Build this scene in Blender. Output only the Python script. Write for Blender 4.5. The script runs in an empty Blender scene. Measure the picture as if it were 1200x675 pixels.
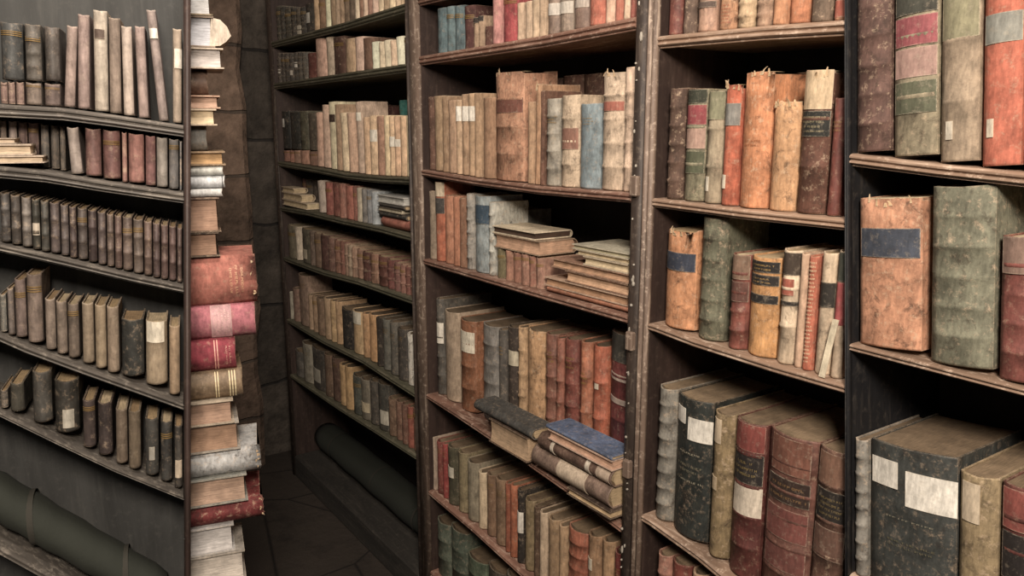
import bpy, math, random
from mathutils import Vector
random.seed(7)
SC = bpy.context.scene
COL = SC.collection
# ------------------------------------------------------------------ camera
FPX, PITCH, AZ, DIST, EYE = 930.0, math.radians(11.3), math.radians(34.4), 1.2, 1.69
HD = (-math.cos(AZ), math.sin(AZ)); RT = (math.sin(AZ), math.cos(AZ))
cam = bpy.data.cameras.new('camera'); cam.sensor_width = 36; cam.lens = 36 * FPX / 1200
cam.clip_start = .02
co = bpy.data.objects.new('camera', cam); COL.objects.link(co)
co.location = (0, -DIST, EYE); co.rotation_euler = (math.pi/2 - PITCH, 0, math.pi/2 - AZ)
SC.camera = co
# ------------------------------------------------------------------ light
W = bpy.data.worlds.new('world'); SC.world = W; W.use_nodes = True
W.node_tree.nodes['Background'].inputs[0].default_value = (1.0, .92, .84, 1)
W.node_tree.nodes['Background'].inputs[1].default_value = .07
def lamp(name, loc, target, size, power, color):
    l = bpy.data.lights.new(name, 'AREA'); l.energy = power; l.size = size; l.color = color
    o = bpy.data.objects.new(name, l); COL.objects.link(o); o.location = loc
    o.rotation_euler = (Vector(target) - Vector(loc)).to_track_quat('-Z', 'Y').to_euler()
lamp('ceiling_lamp_light', (.55, -1.42, 2.55), (-1.3, .1, .95), .5, 78, (1, .87, .74))
lamp('aisle_lamp_light', (-.95, -.85, 2.75), (-2.2, -.5, 1.3), .35, 17, (1, .9, .8))
SC.view_settings.view_transform = 'Standard'; SC.view_settings.look = 'None'
SC.view_settings.gamma = 1; SC.view_settings.use_curve_mapping = False
SC.view_settings.exposure = 0.0
# ------------------------------------------------------------------ maths of the place
class Frame:                                    # a vertical shelving front: s along it, d into it
    def __init__(self, o, ux):
        self.o = o; self.ux = ux; self.uy = (-ux[1], ux[0]); self.ang = math.atan2(ux[1], ux[0])
    def world(self, s, d, z=0): return (self.o[0]+s*self.ux[0]+d*self.uy[0], self.o[1]+s*self.ux[1]+d*self.uy[1], z)
def ray(px, py):
    x = (px-600)/FPX; y = (337.5-py)/FPX
    fw = math.cos(PITCH)+y*math.sin(PITCH)
    return (HD[0]*fw+RT[0]*x, HD[1]*fw+RT[1]*x, -math.sin(PITCH)+y*math.cos(PITCH))
def unp(F, px, py, d=0):
    r = ray(px, py); c = (-F.o[0], -DIST-F.o[1])
    t = (d - (c[0]*F.uy[0]+c[1]*F.uy[1])) / (r[0]*F.uy[0]+r[1]*F.uy[1])
    return (c[0]*F.ux[0]+c[1]*F.ux[1] + t*(r[0]*F.ux[0]+r[1]*F.ux[1]), EYE+t*r[2])
def proj(F, s, d, z):
    w = F.world(s, d, z); v = (w[0], w[1]+DIST, z-EYE)
    fh = v[0]*HD[0]+v[1]*HD[1]; x = v[0]*RT[0]+v[1]*RT[1]
    fw = fh*math.cos(PITCH)-v[2]*math.sin(PITCH); up = fh*math.sin(PITCH)+v[2]*math.cos(PITCH)
    return (600+FPX*x/fw, 337.5-FPX*up/fw)
def s_at(F, px, d, z):                          # where along the front a column of the view meets height z
    py = 300
    for _ in range(12):
        s, _z = unp(F, px, py, d); py = proj(F, s, d, z)[1]
    return s
def z_at(F, s, d, py):
    z = EYE
    for _ in range(8): z = unp(F, proj(F, s, d, z)[0], py, d)[1]
    return z
MAIN = Frame((0, 0), (1, 0))
_l = (-.37, .93); _p = (-.376/.948*1.40, 1.40)
_u = (.93*RT[0]+.37*HD[0], .93*RT[1]+.37*HD[1]); _n = math.hypot(*_u)
SIDE = Frame((_p[0]*RT[0]+_p[1]*HD[0], -DIST+_p[0]*RT[1]+_p[1]*HD[1]), (_u[0]/_n, _u[1]/_n))
# ------------------------------------------------------------------ materials
def lin(h):
    c = [int(h[i:i+2], 16)/255 for i in (0, 2, 4)]
    return [x/12.92 if x <= .04045 else ((x+.055)/1.055)**2.4 for x in c]
class NT:
    def __init__(self, name):
        self.m = bpy.data.materials.new(name); self.m.use_nodes = True
        self.t = self.m.node_tree; self.b = self.t.nodes['Principled BSDF']
    def n(self, typ, **kw):
        o = self.t.nodes.new(typ)
        for k, v in kw.items():
            if k.startswith('i_'):
                o.inputs[k[2:].replace('_', ' ')].default_value = v
            else: setattr(o, k, v)
        return o
    def l(self, a, b): self.t.links.new(a, b)
    def coords(self, scale=(1, 1, 1), rnd=True):
        tc = self.n('ShaderNodeTexCoord'); mp = self.n('ShaderNodeMapping'); mp.inputs['Scale'].default_value = scale
        if rnd:
            oi = self.n('ShaderNodeObjectInfo'); mu = self.n('ShaderNodeMath', operation='MULTIPLY'); mu.inputs[1].default_value = 37.
            self.l(oi.outputs['Random'], mu.inputs[0]); ad = self.n('ShaderNodeVectorMath', operation='ADD')
            self.l(tc.outputs['Object'], ad.inputs[0]); self.l(mu.outputs[0], ad.inputs[1]); self.l(ad.outputs[0], mp.inputs[0])
        else: self.l(tc.outputs['Object'], mp.inputs[0])
        return mp.outputs[0]
    def noise(self, vec, scale, detail=4, rough=.6, dist=0):
        o = self.n('ShaderNodeTexNoise'); o.inputs['Scale'].default_value = scale; o.inputs['Detail'].default_value = detail
        o.inputs['Roughness'].default_value = rough; o.inputs['Distortion'].default_value = dist; self.l(vec, o.inputs['Vector'])
        return o.outputs['Fac']
    def ramp(self, fac, stops):
        o = self.n('ShaderNodeValToRGB'); e = o.color_ramp.elements
        while len(e) < len(stops): e.new(.5)
        for x, (p, c) in zip(e, stops): x.position = p; x.color = (c, c, c, 1) if not hasattr(c, '__len__') else (*c, 1)
        self.l(fac, o.inputs[0]); return o.outputs[0]
    def mix(self, a, b, fac, mode='MIX'):
        o = self.n('ShaderNodeMix', data_type='RGBA', blend_type=mode)
        for s, v in ((0, fac), (6, a), (7, b)):
            if hasattr(v, 'is_linked'): self.l(v, o.inputs[s])
            else: o.inputs[s].default_value = v if s == 0 else (*v, 1)
        return o.outputs[2]
    def bump(self, h, strength=.4, dist=.001):
        o = self.n('ShaderNodeBump'); o.inputs['Strength'].default_value = strength; o.inputs['Distance'].default_value = dist
        self.l(h, o.inputs['Height']); self.l(o.outputs[0], self.b.inputs['Normal'])
    mass = False
    def own(self):
        if self.mass: return self.n('ShaderNodeAttribute', attribute_name='own_color').outputs['Color']
        return self.n('ShaderNodeObjectInfo').outputs['Color']
def worn(name, scuff, patch, rough, dark=.5, light=1.25, rub=(.5, .38, .27), edge=.8):
    m = NT(name); v = m.coords(); c = m.own()
    big = m.ramp(m.noise(v, 26, 6, .7), [(.32, dark), (.68, light)])
    c = m.mix(c, big, 1.0, 'MULTIPLY')
    v2 = m.coords((1, 1, .25))
    c = m.mix(c, m.ramp(m.noise(v2, 180, 3), [(.3, .72), (.7, 1.16)]), 1.0, 'MULTIPLY')
    if patch:
        p = m.ramp(m.noise(v, 45, 9, .75, .6), [(.52, 0), (.66, patch)])
        c = m.mix(c, (.035, .022, .016), p)
    s = m.ramp(m.noise(m.coords(), 75, 10, .78), [(.535, 0), (.67, scuff)])
    c = m.mix(c, rub, s)
    if edge:                                    # rubbed edges, joints and bands
        bv = m.n('ShaderNodeBevel', samples=3); bv.inputs['Radius'].default_value = .0028; ge = m.n('ShaderNodeNewGeometry')
        dt = m.n('ShaderNodeVectorMath', operation='DOT_PRODUCT'); m.l(bv.outputs[0], dt.inputs[0]); m.l(ge.outputs['Normal'], dt.inputs[1])
        e = m.mix(m.ramp(dt.outputs['Value'], [(.80, 1), (.97, 0)]), m.ramp(m.noise(m.coords(), 110, 6, .75), [(.38, 0), (.58, edge)]), 1.0, 'MULTIPLY')
        c = m.mix(c, [x*1.25 for x in rub], e)
    m.l(c, m.b.inputs['Base Color']); m.b.inputs['Roughness'].default_value = rough
    m.b.inputs['Specular IOR Level'].default_value = .35
    m.bump(m.noise(m.coords(), 240, 6), .35, .0012)
    return m.m
M = {}
def book_materials(mass):
    NT.mass = mass; q = '*' if mass else ''
    M[q+'c'] = worn('book_cloth', .45, .25, .85)
    M[q+'l'] = worn('leather', .45, .45, .6)
    M[q+'m'] = worn('crumbling_leather', .62, .7, .8, .55, 1.3, (.62, .47, .33))
    M[q+'p'] = worn('paper_binding', .25, .3, .9, .65, 1.2, (.6, .5, .38))
    M[q+'label'] = worn('label_paper', .3, .22, .8, .7, 1.15, (.5, .42, .32))
    for key, nm, sc in (('pages', 'page_edges', (1, .04, .04)), ('lying_pages', 'lying_page_edges', (.04, .04, 1))):
        m = NT(nm); c = m.own(); v = m.coords(sc)
        c = m.mix(c, m.ramp(m.noise(v, 900, 3, .7), [(.32, .62), (.68, 1.22)]), 1.0, 'MULTIPLY')
        c = m.mix(c, m.ramp(m.noise(m.coords(), 40, 5), [(.35, .75), (.65, 1.12)]), 1.0, 'MULTIPLY')
        m.l(c, m.b.inputs['Base Color']); m.b.inputs['Roughness'].default_value = .95
        m.bump(m.noise(v, 900, 2), .4, .001); M[q+key] = m.m
    m = NT('stamped_lettering'); m.l(m.own(), m.b.inputs['Base Color']); m.b.inputs['Roughness'].default_value = .5
    M[q+'ink'] = m.m
    NT.mass = False
book_materials(False); book_materials(True)
def wood(name, base, rub, grain, rubamt, rough=.6):
    m = NT(name); v = m.coords(grain)
    c = m.mix(base, [x*.45 for x in base], m.ramp(m.noise(v, 14, 6, .65, 1.2), [(.35, 0), (.7, 1)]))
    c = m.mix(c, rub, m.ramp(m.noise(m.coords(), 55, 10, .78), [(.53, 0), (.66, rubamt)]))
    c = m.mix(c, [x*1.2 for x in rub], m.ramp(m.noise(v, 60, 4, .6), [(.55, 0), (.75, rubamt*.8)]))
    m.l(c, m.b.inputs['Base Color']); m.b.inputs['Roughness'].default_value = rough
    m.bump(m.noise(v, 60, 6), .4, .002); return m.m
ALONG, UP = (.12, 1, 1), (1, 1, .1)
M['shelf_far'] = wood('greenish_shelf_paint', (.13, .122, .082), (.33, .29, .21), ALONG, .6)
M['shelf_mid'] = wood('worn_brown_shelf', (.3, .165, .12), (.62, .46, .36), ALONG, .85)
M['shelf_near'] = wood('pale_worn_shelf', (.36, .24, .17), (.66, .52, .41), ALONG, .85)
M['shelf_side'] = wood('haze_grey_shelf', (.12, .105, .09), (.34, .3, .25), ALONG, .7)  # grey shelf colour stands in for haze over the left case
M['up_pale'] = wood('worn_pale_upright', (.22, .155, .118), (.6, .48, .38), UP, .8)
M['up_dark'] = wood('dark_chipped_upright', (.06, .042, .033), (.3, .235, .18), UP, .35)
M['inside'] = wood('dark_red_brown_board', (.05, .03, .024), (.16, .11, .085), UP, .25)
M['up_black'] = wood('black_iron_divider', (.012, .012, .014), (.1, .085, .07), UP, .35)
M['back'] = wood('dark_back_board', (.022, .016, .014), (.045, .03, .025), UP, .5, .8)
M['back_side'] = wood('grey_back_board', (.055, .055, .052), (.08, .077, .07), UP, .5, .8)  # haze in the left case painted in: its dark inside lifted to grey
M['plank'] = wood('dark_grey_plank', (.045, .04, .034), (.1, .085, .07), ALONG, .5, .8)
M['nail'] = wood('chipped_white_paint', (.5, .45, .38), (.7, .66, .6), UP, .5)
def stone(name, base, mortar, sx, sy, rot):
    m = NT(name); tc = m.n('ShaderNodeTexCoord'); mp = m.n('ShaderNodeMapping'); mp.inputs['Rotation'].default_value = rot
    m.l(tc.outputs['Object'], mp.inputs[0])
    w = m.n('ShaderNodeTexNoise'); w.inputs['Scale'].default_value = 5; m.l(mp.outputs[0], w.inputs['Vector'])
    ad = m.n('ShaderNodeVectorMath', operation='MULTIPLY_ADD'); ad.inputs[1].default_value = (.07, .07, .07)
    m.l(w.outputs['Color'], ad.inputs[0]); m.l(mp.outputs[0], ad.inputs[2])
    br = m.n('ShaderNodeTexBrick'); m.l(ad.outputs[0], br.inputs['Vector'])
    br.inputs['Scale'].default_value = 1; br.inputs['Brick Width'].default_value = sx; br.inputs['Row Height'].default_value = sy
    br.inputs['Mortar Size'].default_value = .009; br.inputs['Mortar Smooth'].default_value = .5
    br.inputs['Color1'].default_value = (*base, 1); br.inputs['Color2'].default_value = (*[x*.6 for x in base], 1)
    br.inputs['Mortar'].default_value = (*mortar, 1)
    c = m.mix(br.outputs['Color'], m.ramp(m.noise(mp.outputs[0], 9, 8, .7), [(.3, .35), (.7, 1.5)]), 1., 'MULTIPLY')
    m.l(c, m.b.inputs['Base Color']); m.b.inputs['Roughness'].default_value = .9
    inv = m.n('ShaderNodeMath', operation='MULTIPLY_ADD'); inv.inputs[1].default_value = -1.; m.l(br.outputs['Fac'], inv.inputs[0])
    m.l(m.noise(mp.outputs[0], 30, 8), inv.inputs[2]); m.bump(inv.outputs[0], .8, .02)
    return m.m
M['stone'] = stone('rough_stone_blocks', (.105, .086, .07), (.03, .025, .022), .42, .15, (math.pi/2, 0, math.pi/2))
M['pier'] = stone('worn_brick', (.3, .205, .15), (.12, .09, .07), .3, .17, (math.pi/2, 0, math.pi/2))
def floor_mat():
    m = NT('worn_floor'); v = m.coords((1, 1, 1), False)
    c = m.mix((.035, .028, .023), (.068, .054, .044), m.noise(v, 3, 8, .65))
    c = m.mix(c, (.02, .016, .014), m.ramp(m.noise(v, 7, 8, .7), [(.5, 0), (.7, .7)]))
    c = m.mix(c, (.4, .36, .3), m.ramp(m.noise(v, 60, 3, .5), [(.74, 0), (.78, .6)]))
    w = m.n('ShaderNodeTexVoronoi', feature='DISTANCE_TO_EDGE'); w.inputs['Scale'].default_value = 1.6; m.l(v, w.inputs[0])
    c = m.mix((.012, .01, .009), c, m.ramp(w.outputs['Distance'], [(0, 0), (.012, 1)]))
    m.l(c, m.b.inputs['Base Color']); m.b.inputs['Roughness'].default_value = .7
    m.bump(m.noise(v, 25, 8), .5, .01); return m.m
M['floor'] = floor_mat()
def plain(name, c):
    m = NT(name); v = m.coords((1, 1, 1), False)
    m.l(m.mix(c, [x*.6 for x in c], m.noise(v, 4, 8)), m.b.inputs['Base Color']); m.b.inputs['Roughness'].default_value = .9
    m.bump(m.noise(v, 40, 6), .3, .004); return m.m
M['plaster'] = plain('old_plaster', (.1, .08, .065))
M['felt'] = plain('grey_green_felt', (.034, .038, .029))
M['tie'] = plain('hemp_tie', (.05, .046, .036))
# ------------------------------------------------------------------ building blocks
class MB:
    def __init__(self): self.v = []; self.f = []; self.sm = []
    def quad(self, *p, smooth=False):
        b = len(self.v); self.v += [tuple(x) for x in p]; self.f.append(tuple(range(b, b+len(p)))); self.sm.append(smooth)
    def box(self, x0, x1, y0, y1, z0, z1, bev=0.0):
        if bev <= 0:
            b = len(self.v)
            self.v += [(x, y, z) for z in (z0, z1) for y in (y0, y1) for x in (x0, x1)]
            for f in ((0,2,3,1),(4,5,7,6),(0,1,5,4),(2,6,7,3),(0,4,6,2),(1,3,7,5)): self.f.append(tuple(b+i for i in f)); self.sm.append(False)
            return
        pr = [(x0+bev, y0), (x1-bev, y0), (x1, y0+bev), (x1, y1-bev), (x1-bev, y1), (x0+bev, y1), (x0, y1-bev), (x0, y0+bev)]
        cx, cy = (x0+x1)/2, (y0+y1)/2
        ins = [(x + (bev if x < cx else -bev)*.8, y + (bev if y < cy else -bev)*.8) for x, y in pr]
        self.loft([[(x, y, z0) for x, y in ins], [(x, y, z0+bev) for x, y in pr], [(x, y, z1-bev) for x, y in pr], [(x, y, z1) for x, y in ins]])
    def loft(self, rings, closed=True, caps=True, smooth=False):
        b = len(self.v); n = len(rings[0])
        for r in rings: self.v += [tuple(p) for p in r]
        for k in range(len(rings)-1):
            for i in range(n if closed else n-1):
                j = (i+1) % n
                self.f.append((b+k*n+i, b+k*n+j, b+(k+1)*n+j, b+(k+1)*n+i)); self.sm.append(smooth)
        if caps:
            self.f.append(tuple(b+i for i in range(n-1, -1, -1))); self.sm.append(False)
            q = b+(len(rings)-1)*n; self.f.append(tuple(q+i for i in range(n))); self.sm.append(False)
    def build(self, name, mat, parent=None, color=None, fn=None):
        if isinstance(mat, str): mat = M[mat]
        me = bpy.data.meshes.new(name); me.from_pydata([fn(*p) for p in self.v] if fn else self.v, [], self.f)
        me.polygons.foreach_set('use_smooth', self.sm); me.materials.append(mat); me.update()
        o = bpy.data.objects.new(name, me); COL.objects.link(o)
        if parent: o.parent = parent
        if color: o.color = (*color, 1)
        return o
def tag(o, label=None, cat=None, group=None, kind=None):
    if label: o['label'] = label
    if cat: o['category'] = cat
    if group: o['group'] = group
    if kind: o['kind'] = kind
    return o
def empty(name, loc, rz=0):
    o = bpy.data.objects.new(name, None); o.empty_display_size = .05; COL.objects.link(o); o.location = loc; o.rotation_euler = (0, 0, rz); return o
# ------------------------------------------------------------------ room shell
X0, X1, Y0, Y1, ZC = -3.98, 2.2, -3.2, .32, 2.95
def shell(name, box, mat):
    b = MB(); b.box(*box); return tag(b.build(name, M[mat]), kind='structure')
shell('floor', (X0-.1, X1, Y0, Y1+.1, -.08, 0), 'floor')
shell('ceiling', (X0-.1, X1, Y0, Y1+.1, ZC, ZC+.08), 'plaster')
shell('wall_left', (X0-.1, X0, Y0, Y1+.1, 0, ZC), 'stone')
shell('wall_back', (X0, X1, Y1, Y1+.1, 0, ZC), 'plaster')
pz = MB(); n = 18                                # the brick pier against the far wall, its edge broken and uneven
rr = random.Random(3); pr = []
for k in range(n+1):
    z = ZC*k/n; e = rr.uniform(-.018, .018); q = rr.uniform(-.012, .012)
    pr.append([(X0, -.62, z), (X0+.12+q, -.62, z), (X0+.12+q, -.10+e, z), (X0+.1+q, -.075+e, z), (X0, -.075+e, z)])
pz.loft(pr); tag(pz.build('trim_1', M['pier']), kind='structure')
# ------------------------------------------------------------------ words
ORD = 'zeroth first second third fourth fifth sixth seventh eighth ninth tenth eleventh twelfth thirteenth fourteenth fifteenth sixteenth seventeenth eighteenth nineteenth twentieth'.split() + ['twenty-'+w for w in 'first second third fourth fifth sixth seventh eighth ninth'.split()]
def cname(h):
    r, g, b = [int(h[i:i+2], 16)/255 for i in (0, 2, 4)]
    mx, mn = max(r, g, b), min(r, g, b); v = mx; s = 0 if mx == 0 else (mx-mn)/mx
    hue = 0
    if mx > mn:
        d = mx-mn
        hue = ((g-b)/d % 6 if mx == r else (b-r)/d+2 if mx == g else (r-g)/d+4)*60
    if v < .24: return 'black' if s < .3 else 'blackish brown'
    if s < .16: return 'white' if v > .82 else 'pale grey' if v > .62 else 'grey' if v > .4 else 'dark grey'
    if 150 < hue < 200: return 'teal' if s > .35 else 'grey-green'
    if 200 <= hue < 260: return 'blue'
    if hue > 320 or hue < 12:
        return 'pink' if s < .45 and v > .6 else 'dark red' if v < .5 else 'red'
    if hue < 24:
        return 'orange' if s > .5 and v > .62 else 'red-brown' if s > .38 and v < .62 else 'pinkish tan' if v > .62 else 'brown'
    if hue < 48: return 'cream' if v > .74 and s < .36 else 'tan' if v > .56 else 'brown' if v > .36 else 'dark brown'
    return 'olive' if s > .2 else 'greenish grey'
KIND = {'c': 'cloth', 'l': 'leather', 'm': 'crumbling leather', 'p': 'paper-covered'}
# ------------------------------------------------------------------ a book
def spine_profile(w, r, nseg, roundness):
    pts = []
    for i in range(nseg+1):
        u = i/nseg; a = (u-.5)*2
        pts.append((a*w/2, r*(abs(a)**roundness)))
    return pts
SAT = .78
_v, _h = lambda x: (x, x+.24, 0, 1), lambda y, a=0, b=1: (a, b, y, y+.16)
GLYPH = [[_v(0), _h(0), _h(.42, 0, .8), _h(.84)], [_v(0), _h(0)], [_v(.38), _h(.84)], [_v(0), _v(.76), _h(.42)], [_v(0), _v(.76), _h(0), _h(.84)], [_v(.38)], [_v(0), _h(.84), _h(.42, 0, .7)], [_v(0), (.76, 1, .4, 1), _h(.84), _h(.42)]]
BOOKS = []                                      # every book waits here until it is known how large it shows
def make_book(*a, **k): BOOKS.append((a, k))
class Mass:                                     # the small far books past the first three hundred
    def __init__(self): self.v = []; self.f = []; self.c = []; self.mi = []; self.mats = []
    def add(self, mb, mat, col, fn, loc, rz):
        b = len(self.v); ca, sa = math.cos(rz), math.sin(rz)
        for p in mb.v:
            x, y, z = fn(*p); self.v.append((loc[0]+x*ca-y*sa, loc[1]+x*sa+y*ca, loc[2]+z))
        if mat not in self.mats: self.mats.append(mat)
        i = self.mats.index(mat)
        for f in mb.f: self.f.append(tuple(b+q for q in f)); self.c += [(*col, 1)]*len(f); self.mi.append(i)
    def build(self):
        me = bpy.data.meshes.new('books'); me.from_pydata(self.v, [], self.f)
        for q in self.mats: me.materials.append(M['*'+q])
        me.polygons.foreach_set('material_index', self.mi)
        at = me.color_attributes.new('own_color', 'FLOAT_COLOR', 'CORNER')
        at.data.foreach_set('color', [q for c in self.c for q in c]); me.update()
        o = bpy.data.objects.new('books', me); COL.objects.link(o)
        tag(o, 'remaining small and half-hidden books filling out the rows on the farther shelves', 'books', None, 'stuff')
def put_book(mass, loc, rz, w, dep, h, col, st='c', bands=0, labels=(), gilt=(), rag=False, lean=0, pages='c8b08c', lie=None, tags=None, spine=True, sq=.003, cap=None, seed=0, flap=False):
    rng = random.Random(seed)
    root = None if mass else empty('book', loc, rz)
    g = sum(col)/3; col = [max(0, g+(c-g)*SAT) for c in col]
    def emit(mb, name, mat, color, par=None):
        if mass: mass.add(mb, mat, color, fn, loc, rz); return {}
        return mb.build(name, M[mat], par or root, color, fn)
    r = min(w*.4, .017) if loc[0] < -.78 else min(w*.3, .0105) if spine else w*.05
    t = min(.0028, w*.14)
    ca, sa = math.cos(math.radians(lean)), math.sin(math.radians(lean))
    zmin = min(0, -abs(sa)*w/2)
    def fn(x, y, z):
        if lie == 'spine': return (h/2-z, y, x+w/2)
        if lie == 'spineR': return (z-h/2, y, w/2-x)
        if lie == 'pages': return (z-h/2, dep-y, x+w/2)
        if lean: return (x*ca+z*sa, y, -x*sa+z*ca-zmin)
        return (x, y, z)
    ns = 8 if w > .012 else 5
    if rag: ns = 14
    prof = spine_profile(w, r, ns, 2.1)
    zs = {0: 0, h: 0}
    for e in (.004, h-.004): zs[e] = .0008
    if bands:
        for k in range(bands):
            zc = h*(k+1)/(bands+1)*1.0 if isinstance(bands, int) else bands[k]
            for dz, o in ((-.0045, 0), (-.0022, .0022), (.0022, .0022), (.0045, 0)): zs[zc+dz] = o
    else:
        for k in range(1, 5): zs[h*k/5] = 0
    zl = sorted(zs)
    cov = MB(); nr = ns+3
    rag_o = [rng.uniform(-.009, .003) for _ in range(ns+1)]; rag_o = [(rag_o[i]+rag_o[max(0, i-1)]+rag_o[min(ns, i+1)])/3*1.3-.002 for i in range(ns+1)]
    wob = [rng.uniform(-.0007, .0007) for _ in zl]
    def ring(k, inner):
        z = zl[k]; o = zs[z]; p = []
        tt = t if inner else 0
        p.append((-w/2+tt, dep, z)); 
        for i, (x, y) in enumerate(prof):
            zz = z
            if rag and k == len(zl)-1: zz = z+rag_o[i]
            if not rag and k == len(zl)-1: zz = z-.002*(1-abs(i/ns-.5)*2)
            nx = x/(w/2)*.6
            p.append((x-(tt*(1 if x > 0 else -1) if abs(x) > w*.4 else 0) if inner else x+nx*o*(1 if 0 < i < ns else 0),
                      y+tt if inner else y-o*(1-abs(x/(w/2))**3)+wob[k], zz))
        p.append((w/2-tt, dep, z)); return p
    outer = [ring(k, False) for k in range(len(zl))]; inn = [ring(k, True) for k in range(len(zl))]
    b = len(cov.v)
    for q in outer: cov.v += q
    b2 = len(cov.v)
    for q in inn: cov.v += q
    n = nr; L = len(zl)
    for k in range(L-1):
        for i in range(n-1):
            cov.f.append((b+k*n+i, b+k*n+i+1, b+(k+1)*n+i+1, b+(k+1)*n+i)); cov.sm.append(0 < i < n-2)
            cov.f.append((b2+k*n+i+1, b2+k*n+i, b2+(k+1)*n+i, b2+(k+1)*n+i+1)); cov.sm.append(False)
    for i in range(n-1):
        cov.f.append((b+i+1, b+i, b2+i, b2+i+1)); cov.sm.append(False)
        k = (L-1)*n; cov.f.append((b+k+i, b+k+i+1, b2+k+i+1, b2+k+i)); cov.sm.append(False)
    for k in range(L-1):
        cov.f.append((b+k*n, b+(k+1)*n, b2+(k+1)*n, b2+k*n)); e = n-1
        cov.f.append((b+(k+1)*n+e, b+k*n+e, b2+k*n+e, b2+(k+1)*n+e)); cov.sm += [False, False]
    emit(cov, 'cover', st, col)
    pg = MB(); wi = w/2-t-.0002; y0 = r*.55+t+.001; y1 = dep-max(.004, sq)
    fo = min(.004, w*.12)
    out = [(-wi, y0+r*.4), (-wi*.5, y0+r*.1), (0, y0), (wi*.5, y0+r*.1), (wi, y0+r*.4), (wi, y1), (wi*.5, y1-fo*.7), (0, y1-fo), (-wi*.5, y1-fo*.7), (-wi, y1)]
    pg.loft([[(x, y, sq) for x, y in out], [(x, y, h*.5) for x, y in out], [(x, y, h-sq) for x, y in out]])
    emit(pg, 'page_block', 'lying_pages' if lie else 'pages', lin(pages))
    def sp(u, z, off):                           # a point of the spine's outer skin
        a = (u-.5)*2; x = a*w/2; y = r*abs(a)**2.1
        dx, dy = a*1.2, -(1-abs(a)**3)
        l = math.hypot(dx, dy) or 1
        return (x+dx/l*off*.6, y+dy/l*off-.0006, z)
    made = []
    for lb in labels:
        z0, z1, hx = lb[:3]; u0, u1 = (lb[3], lb[4]) if len(lb) > 4 else (.03, .97)
        z0 = max(.001, z0); z1 = min(h-.0015, z1)
        if z1-z0 < .002: continue
        m = MB(); nn = 7; off = .0012
        top = [[sp(u0+(u1-u0)*i/nn, z0+(z1-z0)*j/3, off) for i in range(nn+1)] for j in range(4)]
        bot = [[sp(u0+(u1-u0)*i/nn, z0+(z1-z0)*j/3, -.0006) for i in range(nn+1)] for j in range(4)]
        m.loft(top, False, False, True)
        m.loft([bot[0], top[0]], False, False); m.loft([top[3], bot[3]], False, False)
        m.loft([[q[0] for q in top], [q[0] for q in bot]], False, False); m.loft([[q[-1] for q in bot], [q[-1] for q in top]], False, False)
        lc = lin(hx); lg = sum(lc)/3; o = emit(m, 'spine_label', 'label', [lg+(q-lg)*SAT*.95 for q in lc]); o['label'] = cname(hx)+' spine label'; made.append((z0, z1, o))
    for z0, z1, hx, rows in gilt:
        m = MB()
        for j in range(rows):
            za = z0+(z1-z0)*(j+.2)/rows; zb = z0+(z1-z0)*(j+.6)/rows
            if rows == 1: za, zb = z0, z1
            half = rng.uniform(.24, .36); u = .5-half
            if zb-za < .0022:                   # a plain gilt rule
                n6 = 6; m.loft([[sp(.06+.88*i/n6, z, .0019) for i in range(n6+1)] for z in (za, zb)], False, False); continue
            while u < .5+half:
                du = min(rng.uniform(.03, .048), .9-u)
                if du < .02: break
                if rng.random() < .16: u += .03; continue
                for x0, x1, y0, y1 in rng.choice(GLYPH):
                    q = [sp(u+du*x, za+(zb-za)*y, .0019) for x, y in ((x0, y0), (x1, y0), (x1, y1), (x0, y1))]
                    m.quad(*q)
                u += du*1.28
        if m.f: emit(m, 'title_lettering', 'ink', lin(hx), next((o for p, q, o in made if not mass and p-.001 <= z0 and z1 <= q+.001), None))
    if rag:
        m = MB()
        for k in range(5):
            u = rng.uniform(.08, .92); x, y, z = sp(u, h+rag_o[int(u*ns)]-.006, .001)
            l = rng.uniform(.008, .022)*(.4 if lie else 1); dx = rng.uniform(-.008, .008); dy = rng.uniform(-.006, .004); ww = rng.uniform(.0015, .004); th = .0008
            ringz = []
            for q in range(5):
                a = q/4; wq = ww*(1-.7*a)
                cx, cy, cz = x+dx*a*a, y+dy*a*a, z+l*a*(1-.25*a)
                ringz.append([(cx-wq, cy, cz), (cx+wq, cy, cz), (cx+wq, cy+th, cz), (cx-wq, cy+th, cz)])
            m.loft(ringz)
        emit(m, 'torn_headcap', 'p', lin('c9ab85'))
    if flap:                                    # the lower half of the spine has come loose and hangs forward
        m = MB(); zt = h*.47
        m.loft([[(x+q, y, z) for x, y in ((-w*.3, -.0035-k), (w*.3, -.0035-k), (w*.3, -.0022-k), (-w*.3, -.0022-k))] for q, k, z in ((-w*.62, .011, .001), (-w*.42, .009, zt*.3), (-w*.18, .005, zt*.7), (0, .0012, zt))])
        emit(m, 'loose_spine_strip', 'p', lin('d9cdb4'))['label'] = 'pale strip of loose spine hanging forward'
    if cap:                                     # a limp cover board sagging off the right end
        m = MB(); m.loft([[(z, y, x) for x, z in cap] for y in (.004, dep*.5, dep-.006)]); keep = fn; fn = lambda x, y, z: (x, y, z)
        emit(m, 'limp_cover', 'p', lin('cdbfae'))
    if tags and root: tag(root, *tags)
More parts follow.
